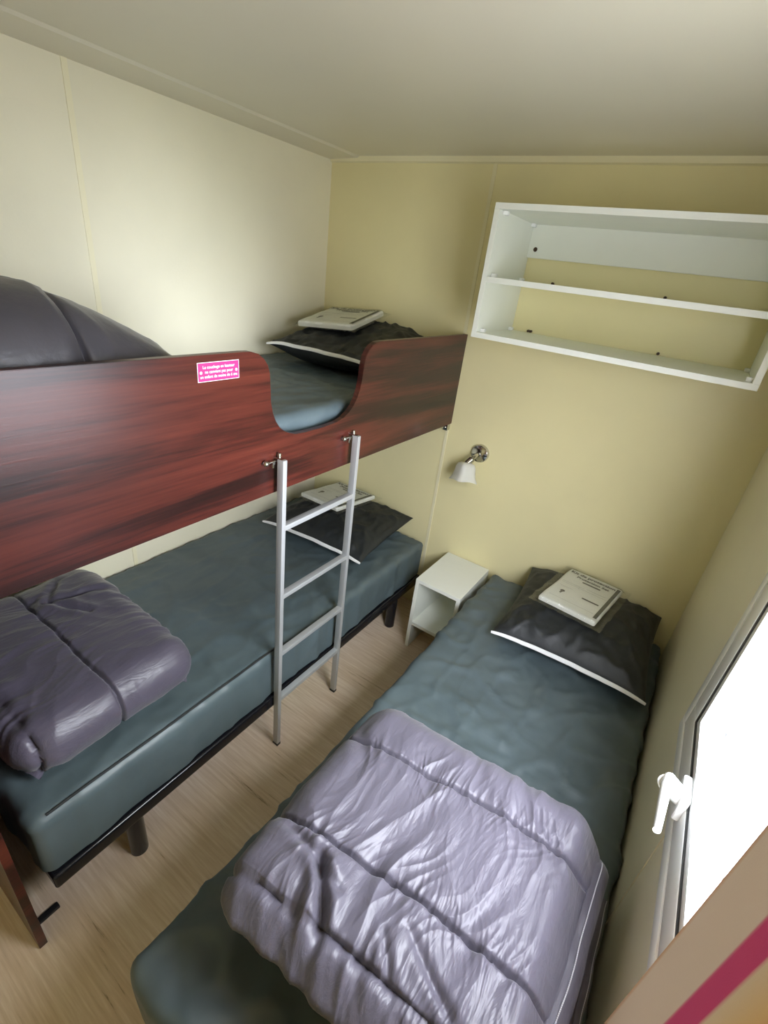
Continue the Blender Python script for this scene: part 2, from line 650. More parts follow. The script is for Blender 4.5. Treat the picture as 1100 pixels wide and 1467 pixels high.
# ------------------------------------------------------------------ curtain by the window
bm = bmesh.new()
lay = bm.verts.layers.float.new('across')
nu, nv = 120, 40
g = []
for i in range(nu + 1):
    u = i / nu
    row = []
    for j in range(nv + 1):
        v = j / nv
        y = 0.415 - 0.72 * u
        x = 1.930 - 0.085 * min(0.36, 0.72 * u) + 0.014 * math.sin((u - 0.5) * 24) * min(1, max(0, u - 0.5) * 9) + 0.0015 * nz(u * 5, v * 3) * min(1, 5 * u)
        z = 0.72 + 1.23 * v
        p = bm.verts.new((x, y, z))
        p[lay] = u
        row.append(p)
    g.append(row)
for i in range(nu):
    for j in range(nv):
        bm.faces.new((g[i][j], g[i + 1][j], g[i + 1][j + 1], g[i][j + 1]))
ct = thing('curtain', 'beige curtain with magenta and orange vertical stripes hanging beside the window', 'curtain', (1.93, 0.05, 0.72))
obj('curtain_panel', bm, M['curtain'], ct)
rod = thing('curtain_rod', 'white rod above the window carrying the striped curtain', 'rod', (1.93, 0.4, 1.95))
bm = add_cyl(bmesh.new(), (1.93, -0.36, 1.956), (1.93, 1.25, 1.956), 0.008)
obj('pole', bm, M['upvc'], rod)
for y in (-0.30, 1.18):
    bm = box(1.922, RX, y - 0.01, y + 0.01, 1.944, 1.968, 0.003)
    obj('bracket', bm, M['upvc'], rod)

# ------------------------------------------------------------------ bunk bed: guard board, end panel, base
BX = 0.83
bunk = thing('bunk_bed', 'upper bunk with dark mahogany guard board and end panel along the left wall', 'bunk bed', (0.42, 1.07, 0.0))
zt, zb = 1.487, 1.083
cut = [(0.795, zt), (0.822, 1.486), (0.846, 1.479), (0.864, 1.466), (0.877, 1.449), (0.8835, 1.430), (0.885, 1.395), (0.887, 1.352),
       (0.893, 1.322), (0.905, 1.296), (0.920, 1.276), (0.940, 1.261), (0.962, 1.251), (0.985, 1.246), (1.030, 1.243),
       (1.110, 1.243), (1.170, 1.246), (1.205, 1.254), (1.232, 1.268), (1.255, 1.287), (1.272, 1.311), (1.283, 1.340),
       (1.289, 1.370), (1.293, 1.420), (1.299, 1.443), (1.312, 1.462), (1.330, 1.476), (1.350, 1.484), (1.375, zt)]
poly = [(0.102, zb), (RY - 0.002, zb), (RY - 0.002, zt)] + cut[::-1] + [(0.102, zt)]
bm = bmesh.new()
add_prism(bm, poly, lambda u, v, d: Vector((d, u, v)), BX - 0.019, BX)
es = [e for e in bm.edges if abs(e.verts[0].co.x - e.verts[1].co.x) < 1e-6 and e.verts[0].co.x > BX - 0.001]
bmesh.ops.bevel(bm, geom=es, offset=0.0015, segments=2, affect='EDGES')
bmesh.ops.triangulate(bm, faces=[f for f in bm.faces if len(f.verts) > 4])
board = obj('guard_board', bm, M['wood'], bunk, smooth=False)
bm = box(0.012, BX - 0.004, 0.082, 0.101, 0.0, zt, 0.0015)
obj('end_panel', bm, M['wood'], bunk, smooth=False)
bm = box(0.005, BX - 0.020, 0.103, RY - 0.004, 1.105, 1.135)
obj('bunk_base', bm, M['wood'], bunk, smooth=False)
bm = bmesh.new()
add_box(bm, 0.800, 0.826, RY - 0.03, RY - 0.002, 1.052, 1.0825, 0.002)
add_cyl(bm, (0.813, RY - 0.030, 1.066), (0.813, RY - 0.036, 1.066), 0.006)
obj('wall_bracket', bm, M['chrome'], bunk)
bm = bmesh.new()
add_box(bm, 0.755, 0.772, 0.1012, 0.158, 0.0, 0.012, 0.003)
add_box(bm, 0.757, 0.770, 0.1012, 0.106, 0.0, 0.055, 0.002)
obj('floor_bracket', bm, M['black_plastic'], bunk)

# pink notice on the guard board
SY, SZ = 0.7245, 1.450
bm = box(BX + 0.0002, BX + 0.0010, SY - 0.0575, SY + 0.0575, SZ - 0.0215, SZ + 0.0215)
sg = obj('notice_sticker', bm, M['white_ink'], bunk, smooth=False)
sg['label'] = 'small pink notice with white French lettering'
bm = box(BX + 0.0010, BX + 0.0014, SY - 0.0562, SY + 0.0562, SZ - 0.0202, SZ + 0.0202)
obj('notice_face', bm, M['pink'], sg, smooth=False)
bm = bmesh.new()
for body, dz, sz in (('Le couchage en hauteur', 0.0105, 0.0098), ('ne convient pas pour', 0.0, 0.0098), ('un enfant de moins de 6 ans', -0.0105, 0.0098)):
    join_bm(bm, text_bm(body, sz, lambda u, v, dz=dz: Vector((BX + 0.0017, SY + u * 0.93, SZ + dz + v)), bold=0.0001))
for dy in (-0.049, 0.049):
    add_cyl(bm, (BX + 0.0013, SY + dy, SZ - 0.0008), (BX + 0.0018, SY + dy, SZ - 0.0008), 0.0034, seg=16)
obj('notice_lettering', bm, M['white_ink'], sg, smooth=False)

# ------------------------------------------------------------------ ladder
lad = thing('bunk_ladder', 'narrow silver metal ladder with four rungs hooked on the bunk board', 'ladder', (0.862, 1.075, 0.0))
LX0, LX1 = 0.848, 0.872
for y in (0.903, 1.247):
    bm = box(LX0, LX1, y - 0.008, y + 0.008, 0.004, 1.196, 0.002)
    up = obj('upright', bm, M['alu'], lad)
    bm = box(LX0 - 0.001, LX1 + 0.001, y - 0.009, y + 0.009, 0.0, 0.012, 0.002)
    obj('foot_cap', bm, M['black_plastic'], up)
    bm = bmesh.new()
    add_cyl(bm, (BX + 0.012, y - 0.040, 1.188), (BX + 0.012, y + 0.012, 1.188), 0.0028, seg=12)
    bmesh.ops.create_uvsphere(bm, u_segments=14, v_segments=10, radius=0.0085, matrix=Matrix.Translation((BX + 0.012, y - 0.044, 1.188)))
    add_cyl(bm, (BX - 0.001, y - 0.018, 1.184), (BX + 0.016, y - 0.018, 1.184), 0.005, seg=12)
    add_cyl(bm, (BX + 0.012, y - 0.018, 1.170), (BX + 0.012, y - 0.018, 1.190), 0.0035, seg=12)
    add_box(bm, BX - 0.0005, LX1 - 0.006, y - 0.006, y + 0.006, 1.192, 1.198, 0.001)
    add_cyl(bm, (BX + 0.010, y + 0.008, 1.194), (BX + 0.010, y + 0.008, 1.208), 0.0055, seg=12, bev=0.001)
    obj('hook', bm, M['chrome'], up)
for z in (0.975, 0.718, 0.470, 0.246):
    bm = box(LX0 + 0.001, LX1 - 0.001, 0.910, 1.240, z - 0.009, z + 0.009, 0.002)
    obj('rung', bm, M['alu'], lad)


# ------------------------------------------------------------------ lower beds
def bed_frame(label, x0, x1, y0, y1, legs):
    t = thing('bed_frame', label, 'bed', ((x0 + x1) / 2, (y0 + y1) / 2, 0.0), 'low steel bed frames')
    zr0, zr1 = 0.195, 0.245
    for xa in (x0 + 0.012, x1 - 0.012):
        bm = box(xa - 0.012, xa + 0.012, y0, y1, zr0, zr1, 0.010, 4)
        obj('side_rail', bm, M['black_metal'], t)
    for ya in (y0 + 0.012, y1 - 0.012):
        bm = box(x0 + 0.01, x1 - 0.01, ya - 0.012, ya + 0.012, zr0, zr1, 0.010, 4)
        obj('end_rail', bm, M['black_metal'], t)
    bm = bmesh.new()
    n = 12
    for k in range(n):
        yy = y0 + 0.08 + (y1 - y0 - 0.16) * k / (n - 1)
        add_box(bm, x0 + 0.02, x1 - 0.02, yy - 0.03, yy + 0.03, zr1 - 0.014, zr1 - 0.002)
    obj('slat_base', bm, M['black_plastic'], t)
    for (lx, ly) in legs:
        bm = add_cyl(bmesh.new(), (lx, ly, 0.0), (lx, ly, zr0 + 0.02), 0.0255, 0.0255, 28, 0.003)
        lg = obj('leg', bm, M['black_metal'], t)
        bm = add_cyl(bmesh.new(), (lx, ly, zr0 + 0.012), (lx, ly, zr1 + 0.002), 0.010, 0.008, 16, 0.002)
        obj('leg_bolt', bm, M['chrome'], lg)
    return t


bed_frame('black steel bed frame under the lower bunk mattress', 0.03, 0.842, 0.152, 1.985,
          [(0.800, 0.375), (0.805, 1.785), (0.065, 0.375), (0.065, 1.785)])
bed_frame('black steel bed frame of the single bed under the window', 1.212, 1.985, 0.152, 1.985,
          [(1.262, 0.375), (1.275, 1.785), (1.945, 0.375), (1.945, 1.785)])


def mattress(label, x0, x1, y0, y1, z0, z1, seed, wr=1.0, r=0.028, mat='sheet', droop=0.0):
    def disp(p, n, sx, sy):
        x, y = p.x * 1.0 + seed, p.y
        d = 0.006 * wr * nz(x * 3.1, y * 2.2, seed)
        rid = 1 - abs(nz(x * 6 + 0.6 * nz(x * 3, y * 3), y * 7, seed + 3))
        d += 0.007 * wr * max(0, rid - 0.80) / 0.20
        rid2 = 1 - abs(nz(x * 11, y * 4.5 + nz(x * 4, y * 4, 9), seed + 8))
        d += 0.004 * wr * max(0, rid2 - 0.84) / 0.16
        d += 0.0016 * wr * nz(x * 24, y * 24, seed + 1)
        rid3 = 1 - abs(nz(x * 9 + y * 5, y * 11 - x * 4, seed + 13))
        d += 0.005 * wr * max(0, rid3 - 0.82) / 0.18 * max(0.0, 0.4 + nz(x * 2.5, y * 2.5, seed + 30))
        e = max(abs(sx[0]), abs(sy[0]))
        if e > 0.05:          # hanging sides: soft waves of the loose cover
            d += 0.007 * nz((p.x + p.y) * 7, p.z * 3, seed)
        q = p + n * d
        if q.z < z0 + 0.03 and droop:
            q.z -= droop * (0.5 + 0.5 * nz((p.x + p.y) * 6, seed))
        return q
    t = thing('mattress', label, 'mattress', ((x0 + x1) / 2, (y0 + y1) / 2, z0), 'mattresses in green-grey covers')
    bm = slab_bm(x0, x1, y0, y1, z0, z1, r, 110, 190, 0.5, disp)
    obj('mattress_cover', bm, M[mat], t, sharp=60)
    return t


m1 = mattress('green-grey covered mattress on the lower bunk beside the ladder', 0.006, 0.828, 0.145, 1.995, 0.256, 0.447, 3.0, 0.7)
bm = bmesh.new()
cover = [o for o in m1.children if o.name.startswith('mattress_cover')][0]
ctree = BVHTree.FromPolygons([wloc(cover) + v.co for v in cover.data.vertices], [tuple(p.vertices) for p in cover.data.polygons])
pts = []
for k in range(91):
    y = 0.185 + (0.945 - 0.185) * k / 90
    hit = ctree.ray_cast(Vector((0.895 + 0.002 * nz(y * 5, 1), y, 0.56)), Vector((-0.58, 0, -0.81)).normalized())
    if hit[0] is not None:
        pts.append(hit[0] + Vector((0.58, 0, 0.81)) * 0.0012)
add_tube(bm, pts, 0.0036, 8)
obj('seam', bm, M['pillow'], m1)  # stitched seam; the shadow of its groove is painted in as dark cloth
mattress('dark green-grey covered mattress on the upper bunk behind the guard board', 0.01, 0.785, 0.115, 2.03, 1.136, 1.284, 11.0, 0.6)
mattress('green-grey covered mattress of the single bed below the window', 1.222, 1.990, 0.140, 1.995, 0.256, 0.440, 21.0, 1.1)


# ------------------------------------------------------------------ pillows
def pillow(label, C, sx, sy, T, zf, zbk, yaw, z0, seed, lean=0.0):
    """soft pillow with pointed corners; zf / zbk = seam height above z0 at the front and back edge"""
    t = thing('pillow', label, 'pillow', (C[0], C[1], z0), 'dark pillows with a white piped edge')
    n = 70
    ca, sa = math.cos(yaw), math.sin(yaw)

    def plan(u, v):
        x = sx / 2 * u * (1 - 0.055 * (1 - v * v))
        y = sy / 2 * v * (1 - 0.055 * (1 - u * u))
        return C[0] + ca * x - sa * y, C[1] + sa * x + ca * y

    def seam(u, v):
        s = zf + (zbk - zf) * (v + 1) / 2
        return z0 + s * (0.82 + 0.18 * (1 - abs(u) ** 3)) + 0.006 * nz(u * 2, v * 2, seed)
    bm = bmesh.new()
    top, bot = [], []
    S = [math.sin(PI / 2 * (-1 + 2 * i / n)) for i in range(n + 1)]
    for i in range(n + 1):
        rt, rb = [], []
        for j in range(n + 1):
            u, v = S[i], S[j]
            x, y = plan(u, v)
            w = max(0.0, (1 - abs(u) ** 2.4) * (1 - abs(v) ** 2.4)) ** 0.55
            w *= 1 + 0.06 * nz(u * 2 + seed, v * 2)
            wr = 0.006 * (1 - abs(nz(u * 5 + v * 2, v * 3 - u, seed + 2)) * 2) + 0.004 * nz(u * 9, v * 9, seed)
            edge = min(1.0, 8 * min(1 - abs(u), 1 - abs(v)))
            se = seam(u, v)
            ridge = 0.010 * max(0, 1 - abs(nz(u * 4.2, v * 2.3 + 5, seed + 6)) * 4)
            zt_ = se + (T * (1 + lean * v) - (se - z0)) * w + (wr + ridge) * edge
            zb_ = z0 + 0.002 + (se - z0 - 0.002) * (1 - min(1, w * 1.25)) ** 1.5
            border = i in (0, n) or j in (0, n)
            vt = bm.verts.new((x, y, zt_ if not border else se))
            rt.append(vt)
            rb.append(vt if border else bm.verts.new((x, y, min(zb_, zt_ - 0.003))))
        top.append(rt)
        bot.append(rb)
    for i in range(n):
        for j in range(n):
            bm.faces.new((top[i][j], top[i + 1][j], top[i + 1][j + 1], top[i][j + 1]))
            bm.faces.new((bot[i][j], bot[i][j + 1], bot[i + 1][j + 1], bot[i + 1][j]))
    case = obj('pillowcase', bm, M['pillow'], t, sharp=80)
    pts = []
    for k in range(41):
        u = -1 + 2 * k / 40
        x, y = plan(u, -1)
        pts.append((x + 0.004 * sa, y - 0.004 * ca, seam(u, -1) + 0.0015 + 0.0012 * nz(u * 6, seed)))
    bm = add_tube(bmesh.new(), pts, lambda q: 0.0085 * (0.55 + 0.45 * math.sin(PI * min(1, max(0, q * 1.0))) ** 0.4), 10, flat=0.45, up=(0, sa * 0.3 - 0.8, 0.6))
    pp = obj('piping', bm, M['white_trim'], t)
    pp['label'] = 'white piped edge'
    return case


pc2 = pillow('dark pillow with white front piping on the bed below the window', (1.675, 1.775, 0), 0.560, 0.520, 0.145, 0.052, 0.100, math.radians(2.0), 0.454, 1.0)
pc1 = pillow('black pillow with white front piping on the lower bunk behind the ladder', (0.435, 1.765, 0), 0.590, 0.520, 0.112, 0.046, 0.080, math.radians(4.0), 0.458, 5.0)
pc3 = pillow('black pillow with white front piping on the upper bunk', (0.395, 1.775, 0), 0.540, 0.470, 0.135, 0.072, 0.165, math.radians(4.0), 1.296, 9.0, 0.50)


# ------------------------------------------------------------------ bedding packets
def packet(label, ctr, uvec, vvec, w, h, th, printed):
    """flat folded set in clear wrap. uvec: along the title, vvec: towards the top of the page"""
    u = Vector(uvec).normalized()
    v = (Vector(vvec) - u * u.dot(Vector(vvec))).normalized()
    n = u.cross(v)
    c = Vector(ctr)

    def F(a, b, d=0.0):
        return c + u * a + v * b + n * d
    t = thing('bedding_packet', label, 'packet', c, 'wrapped bedding packets on the pillows')

    def to_world(bm):
        for q in bm.verts:
            q.co = F(q.co.x, q.co.y, q.co.z)
        return bm

    def bulge(p, nn, s1, s2):
        return p + nn * (0.0018 * nz(p.x * 14, p.y * 14, ctr[0] * 3))
    bm = to_world(slab_bm(-w / 2, w / 2, -h / 2, h / 2, 0.0, th, th * 0.45, 40, 40, 0.5, bulge))
    obj('paper_insert', bm, M['paper'], t, sharp=60)
    zt = th + 0.0022
    if printed:
        bm = bmesh.new()
        k = w / 0.24

        def put(body, size, a, b, bold=0.0003):
            join_bm(bm, text_bm(body, size * k, lambda x, y: F(a * w + x, b * h + y, zt), bold=bold))
        put('Kit de protection', 0.0285, -0.02, 0.40, 0.0008)
        put('Protection Set', 0.0245, 0.02, 0.31, 0.0007)
        obj('title_lettering', bm, M['ink'], t, smooth=False)
        bm = bmesh.new()

        def bar(a0, a1, b0, b1, sk=0.0):
            q = [F(a0 * w, b0 * h, zt), F(a1 * w, (b0 + sk) * h, zt), F(a1 * w, (b1 + sk) * h, zt), F(a0 * w, b1 * h, zt)]
            bm.faces.new([bm.verts.new(p) for p in q])
        bar(-0.13, 0.20, 0.215, 0.245)
        obj('subtitle_bar', bm, M['grey_ink'], t, smooth=False)
        bm = bmesh.new()
        bar(0.07, 0.36, -0.155, -0.125)
        obj('printed_pen', bm, M['grey_ink'], t, smooth=False)
        bm = bmesh.new()
        bar(0.415, 0.475, -0.44, 0.44)
        obj('spine_strip', bm, M['grey_ink'], t, smooth=False)
        bm = bmesh.new()
        # small pictogram: a round head on a stem
        bm.faces.new([bm.verts.new(F(-0.27 * w + k * x, -0.17 * h + k * y, zt)) for x, y in
                      [(0.010 * math.cos(q), 0.010 * math.sin(q)) for q in [-1.1 + (2 * PI - 0.95) * i / 13 for i in range(14)]] + [(-0.006, -0.024), (0.0005, -0.026)]])
        obj('pictogram', bm, M['grey_ink'], t, smooth=False)
        bm = bmesh.new()
        bar(-0.42, 0.40, 0.05, 0.056)
        bar(-0.42, -0.02, 0.085, 0.092)
        bar(0.02, 0.36, 0.10, 0.107)
        bar(-0.10, -0.095, 0.03, 0.09)
        obj('printed_lines', bm, M['pale_ink'], t, smooth=False)
        bm = bmesh.new()
        bar(-0.40, 0.38, -0.36, -0.354)
        obj('printed_rule', bm, M['pale_ink'], t, smooth=False)
        bm = bmesh.new()
        bar(-0.40, -0.16, -0.05, -0.043)
        for q in range(5):
            bar(-0.36 + q * 0.03, -0.345 + q * 0.03, -0.075, -0.065)
        obj('printed_caption', bm, M['pale_ink'], t, smooth=False)
    # clear wrap with loose edges
    e = 0.022

    def crinkle(p, nn, s1, s2):
        ed = max(0.0, abs(p.x) - w / 2, abs(p.y) - h / 2)
        q = p + nn * (0.0015 * nz(p.x * 40, p.y * 40, ctr[1] * 5))
        q.z = max(q.z, 0.0005)
        return q
    bm = to_world(slab_bm(-w / 2 - e, w / 2 + e * 0.6, -h / 2 - e, h / 2 + e * 0.7, 0.0002, th + 0.0055, th * 0.5 + 0.012, 46, 46, 0.5, crinkle)) if False else None
    bm = bmesh.new()
    n1 = 44
    G = []
    for i in range(n1 + 1):
        row = []
        for j in range(n1 + 1):
            a = (-0.5 + i / n1) * (w + 2.6 * e)
            b = (-0.5 + j / n1) * (h + 2.6 * e)
            ex = max(0.0, abs(a) - w / 2 + 0.006, abs(b) - h / 2 + 0.006)
            d = th + 0.0045 - (th + 0.001) * min(1, ex / (0.75 * e)) ** 0.7
            d += 0.0012 * nz(a * 60, b * 60, 2) + 0.003 * min(1, ex / e) * (nz(a * 45, b * 45, 7))
            row.append(bm.verts.new(F(a + 0.004 * nz(b * 20, 3), b + 0.004 * nz(a * 20, 8), max(d, 0.0008))))
        G.append(row)
    for i in range(n1):
        for j in range(n1):
            bm.faces.new((G[i][j], G[i + 1][j], G[i + 1][j + 1], G[i][j + 1]))
    obj('clear_wrap', bm, M['plastic'], t, sharp=80)
    return t


def rest_on(case, cx, cy, yaw, w, h):
    """centre and axes of a flat thing of w x h lying on the pillow"""
    me = case.data
    base = wloc(case)
    tree = BVHTree.FromPolygons([base + v.co for v in me.vertices], [tuple(p.vertices) for p in me.polygons])
    ca, sa = math.cos(yaw), math.sin(yaw)
    S = []
    for i in range(13):
        for j in range(13):
            a, b = (i / 12 - 0.5) * w, (j / 12 - 0.5) * h
            hit = tree.ray_cast(Vector((cx + ca * a - sa * b, cy + sa * a + ca * b, base.z + 2)), Vector((0, 0, -1)))
            if hit[0] is not None:
                S.append((a, b, hit[0].z))
    n = len(S)
    zm = sum(s[2] for s in S) / n
    ga = 1.0 * sum(s[0] * (s[2] - zm) for s in S) / sum(s[0] ** 2 for s in S)
    gb = 1.0 * sum(s[1] * (s[2] - zm) for s in S) / sum(s[1] ** 2 for s in S)
    lift = max(s[2] - zm - ga * s[0] - gb * s[1] for s in S)
    u = Vector((ca, sa, ga))
    v = Vector((-sa, ca, gb))
    return (cx, cy, zm + lift + 0.001), u, v


for args in ((pc2, 'white printed bedding packet in clear wrap on the pillow below the window', 1.640, 1.820, math.radians(-8), 0.225, 0.335, 0.018, True),
             (pc1, 'white printed bedding packet on the lower bunk pillow, seen through the ladder', 0.345, 1.850, math.radians(-5), 0.270, 0.300, 0.018, True),
             (pc3, 'white bedding packet on the upper bunk pillow, in front of the corner of the walls', 0.285, 1.845, math.radians(6), 0.290, 0.290, 0.022, True)):
    cc_, uu_, vv_ = rest_on(args[0], args[2], args[3], args[4], args[5], args[6])
    packet(args[1], cc_, uu_, vv_, *args[5:])


# ------------------------------------------------------------------ quilted duvets
def quilt_bm(x0, x1, y0, y1, z0, z1, seams, seed, puff=0.030, wr=1.0, skew=0.0, warp=None, res=(230, 230), rf=0.48, tuck=0.86, flat=0.0, dents=()):
    S = sorted(seams)

    def prof(x, y):
        y = y - skew * (x - x0) - 0.012 * nz(x * 4, y * 2, seed)
        lo = max([s for s in S if s <= y], default=S[0] - 0.24)
        hi = min([s for s in S if s > y], default=S[-1] + 0.24)
        f = min(1, max(0, (y - lo) / (hi - lo)))
        d = min(y - lo, hi - y)
        return math.sqrt(max(0.0, 1 - (2 * f - 1) ** 2)), max(0, d)

    def streak(x, y, f, st, k):
        w = x + 0.09 * nz(x * 4, y * 4, k) + 0.03 * nz(x * 11, y * 9, k + 3)
        return 1 - 2.2 * abs(nz(w * f, y * st, k + seed))

    def disp(p, n, sx, sy):
        a, d = prof(p.x, p.y)
        zz = (p.z - z1) * 0.6
        q = puff * (a - 0.75)
        q -= 0.011 * math.exp(-(d / 0.0045) ** 2)
        q += wr * 0.0105 * streak(p.x + zz, p.y, 15, 3.6, 1) * (0.25 + math.exp(-d / 0.07))
        q += wr * 0.0062 * max(-0.5, streak(p.x + zz, p.y, 34, 6.0, 5)) * (0.15 + math.exp(-d / 0.05))
        q += wr * 0.0030 * streak(p.x + zz, p.y, 72, 10.0, 9) * (0.1 + math.exp(-d / 0.03))
        u, v = p.x * 0.80 + p.y * 0.60, -p.x * 0.60 + p.y * 0.80
        m = min(1, max(0, 0.5 + 2.2 * nz(p.x * 3.2, p.y * 3.2, seed + 40)))
        q += wr * 0.0050 * m * max(-0.3, streak(u, v, 13, 3.0, 21))
        q += 0.011 * nz(p.x * 4, p.y * 4, seed + 20)
        for (ax_, ay_, bx_, by_, dep, wid) in dents:
            t_ = ((p.x - ax_) * (bx_ - ax_) + (p.y - ay_) * (by_ - ay_)) / ((bx_ - ax_) ** 2 + (by_ - ay_) ** 2)
            t_ = min(1, max(0, t_))
            dd = math.hypot(p.x - ax_ - t_ * (bx_ - ax_) - 0.012 * nz(p.x * 14, p.y * 14, 2), p.y - ay_ - t_ * (by_ - ay_))
            q += dep * (0.5 * math.exp(-((dd - wid * 2.2) / (wid * 1.4)) ** 2) - math.exp(-(dd / wid) ** 2)) * (0.35 + 0.65 * math.sin(PI * min(1, max(0, 0.15 + 0.7 * t_))))
        if flat:
            q *= 1 - 0.88 * min(1, max(0, (p.x - (x1 - flat)) / flat)) ** 1.5
        r = p + n * q
        r.z = max(r.z, z0 + 0.001)
        return r
    return slab_bm(x0, x1, y0, y1, z0, z1, (z1 - z0) * rf, res[0], res[1], tuck, disp, warp, 0.45)


def duvet(label, x0, x1, y0, y1, z0, z1):
    return thing('folded_duvet', label, 'duvet', ((x0 + x1) / 2, (y0 + y1) / 2, z0), 'folded duvets, one on each bed')


def pinch(xe, wdt, zp, k=0.85, shear=0.0, near=None):
    """the open edge of the quilt is sewn flat: squeeze it towards the hem"""
    def fn(p):
        f = min(1, max(0, (p.x - (xe - wdt)) / wdt))
        f = f * f * (3 - 2 * f)
        q = p.copy()
        q.z += (zp - q.z) * k * f
        if near:
            g = min(1, max(0, (near[0] + near[1] - p.y) / near[1]))
            q.z += (near[2] - q.z) * 0.75 * g * g
        q.y += shear * (p.x - xe)
        return q
    return fn


def hem(parent, pts, out, up, rows, rad=0.012):
    pts = [Vector(p) for p in pts]
    h = obj('hem', add_tube(bmesh.new(), pts, rad, 10, flat=0.42, up=up), M['duvet'], parent)
    bm = bmesh.new()
    up, out = Vector(up).normalized(), Vector(out).normalized()
    for off in rows:
        for k in range(len(pts) - 1):
            a, b = pts[k], pts[k + 1]
            o = up * (rad * 0.42 * math.sqrt(max(0, 1 - (off / rad) ** 2)) + 0.0004) + out * off
            for s in (0.06, 0.56):
                add_tube(bm, [a.lerp(b, s) + o, a.lerp(b, s + 0.38) + o], 0.0012, 5)
    obj('hem_stitching', bm, M['stitch'], h)
    return h


d2 = duvet('large shiny grey-purple quilted duvet with white hem stitching on the window-side bed', 1.30, 1.945, 0.22, 0.86, 0.458, 0.68)
obj('quilt_underlayer', quilt_bm(1.375, 1.968, 0.370, 0.835, 0.458, 0.560, [0.36, 0.60], 6.0, 0.010, 0.6, 0.0,
                                 pinch(1.968, 0.10, 0.500), (140, 140), flat=0.06), M['duvet'], d2, sharp=80)
obj('quilt_top', quilt_bm(1.330, 1.930, 0.302, 0.868, 0.548, 0.672, [0.318, 0.447, 0.690], 2.0, 0.017, 0.85, 0.085,
                          pinch(1.930, 0.085, 0.592, shear=0.055, near=(0.30, 0.09, 0.630)), (380, 380), 0.50, 0.80, flat=0.07,
                          dents=((1.46, 0.425, 1.545, 0.330, 0.020, 0.010), (1.66, 0.43, 1.80, 0.36, 0.006, 0.008), (1.62, 0.40, 1.74, 0.30, 0.006, 0.008),
                                 (1.38, 0.43, 1.52, 0.40, 0.008, 0.009))), M['duvet'], d2, sharp=80)
hem(d2, [(1.936 - 0.022 * k / 80 + 0.005 * nz(0.9 - 5 * k / 80, 3), 0.848 - 0.56 * k / 80, 0.604 - 0.050 * math.exp(-k / 4) + 0.008 * nz(k / 9, 1)) for k in range(81)],
    (0.75, 0, -0.65), (0.35, 0, 0.94), (-0.007, 0.007), 0.018)
hem(d2, [(1.968 + 0.004 * nz(4 - k / 12, 5), 0.815 - 0.50 * k / 70, 0.508 + 0.006 * nz(k / 9, 8)) for k in range(71)],
    (0.6, 0, -0.8), (0.55, 0, 0.83), (0.003,), 0.010)

d1 = duvet('folded grey-purple duvet in a shaded tone on the lower bunk, half under the guard board', 0.12, 0.77, 0.165, 0.66, 0.468, 0.66)
obj('quilt', quilt_bm(0.130, 0.775, 0.172, 0.662, 0.470, 0.645, [0.215, 0.412], 14.0, 0.012, 0.6, 0.0, None, (220, 220), 0.46, 0.75,
                      dents=((0.30, 0.455, 0.42, 0.52, 0.010, 0.010), (0.30, 0.455, 0.34, 0.60, 0.008, 0.010), (0.30, 0.455, 0.20, 0.53, 0.008, 0.010))), M['duvet_shaded'], d1, sharp=80)


def slope(p):
    f = min(1, max(0, (p.y - 0.45) / 0.38))
    q = p.copy()
    q.z = 1.294 + (p.z - 1.294) * (1 - 0.60 * f)
    return q


d3 = duvet('grey-purple duvet in a deep-shade tone heaped on the upper bunk behind the guard board', 0.06, 0.77, 0.13, 0.86, 1.294, 1.575)
obj('quilt', quilt_bm(0.060, 0.765, 0.130, 0.825, 1.294, 1.600, [0.26, 0.475], 31.0, 0.014, 0.4, 0.0, slope, (160, 160)), M['duvet_deep_shade'], d3, sharp=80)

# ------------------------------------------------------------------ nightstand between the beds
ns = thing('nightstand', 'small white open nightstand between the two lower beds', 'nightstand', (1.066, 1.878, 0.0))
NX0, NX1, NY0, NY1, NZ = 0.950, 1.185, 1.712, RY - 0.006, 0.415
obj('top', box(NX0, NX1, NY0, NY1, NZ - 0.018, NZ, 0.001), M['white'], ns, smooth=False)
for xa in (NX0, NX1 - 0.018):
    obj('side_panel', box(xa, xa + 0.018, NY0, NY1, 0.0, NZ - 0.018, 0.001), M['white'], ns, smooth=False)
obj('shelf', box(NX0 + 0.018, NX1 - 0.018, NY0 + 0.001, NY1, 0.143, 0.161, 0.001), M['white'], ns, smooth=False)
obj('back_panel', box(NX0 + 0.018, NX1 - 0.018, NY1 - 0.01, NY1, 0.161, NZ - 0.018), M['white'], ns, smooth=False)

# ------------------------------------------------------------------ wall shelf unit
sh = thing('wall_shelf', 'white open wall shelf unit with two compartments high on the back wall', 'shelf', (1.442, RY, 1.52))
X0, X1, Y0, Y1, Z0, Z1 = 1.003, 1.880, 1.690, RY - 0.001, 1.520, 1.932
T = 0.018
obj('top_board', box(X0, X1, Y0, Y1, Z1 - T, Z1, 0.001), M['white'], sh, smooth=False)
obj('bottom_board', box(X0, X1, Y0, Y1, Z0, Z0 + T, 0.001), M['white'], sh, smooth=False)
for xa in (X0, X1 - T):
    obj('side_panel', box(xa, xa + T, Y0, Y1, Z0 + T, Z1 - T, 0.001), M['white'], sh, smooth=False)
mid = obj('middle_shelf', box(X0 + T, X1 - T, Y0 + 0.001, Y1, 1.700, 1.700 + T, 0.001), M['white'], sh, smooth=False)
rail = obj('back_rail', box(X0 + T, X1 - T, Y1 - 0.016, Y1, 1.803, Z1 - T, 0.001), M['white'], sh, smooth=False)
for xx in (X0 + 0.045, X1 - 0.045):
    obj('screw_cap', add_cyl(bmesh.new(), (xx, Y1 - 0.016, 1.832), (xx, Y1 - 0.0195, 1.832), 0.008, 0.0065, 18), M['brown_cap'], rail)
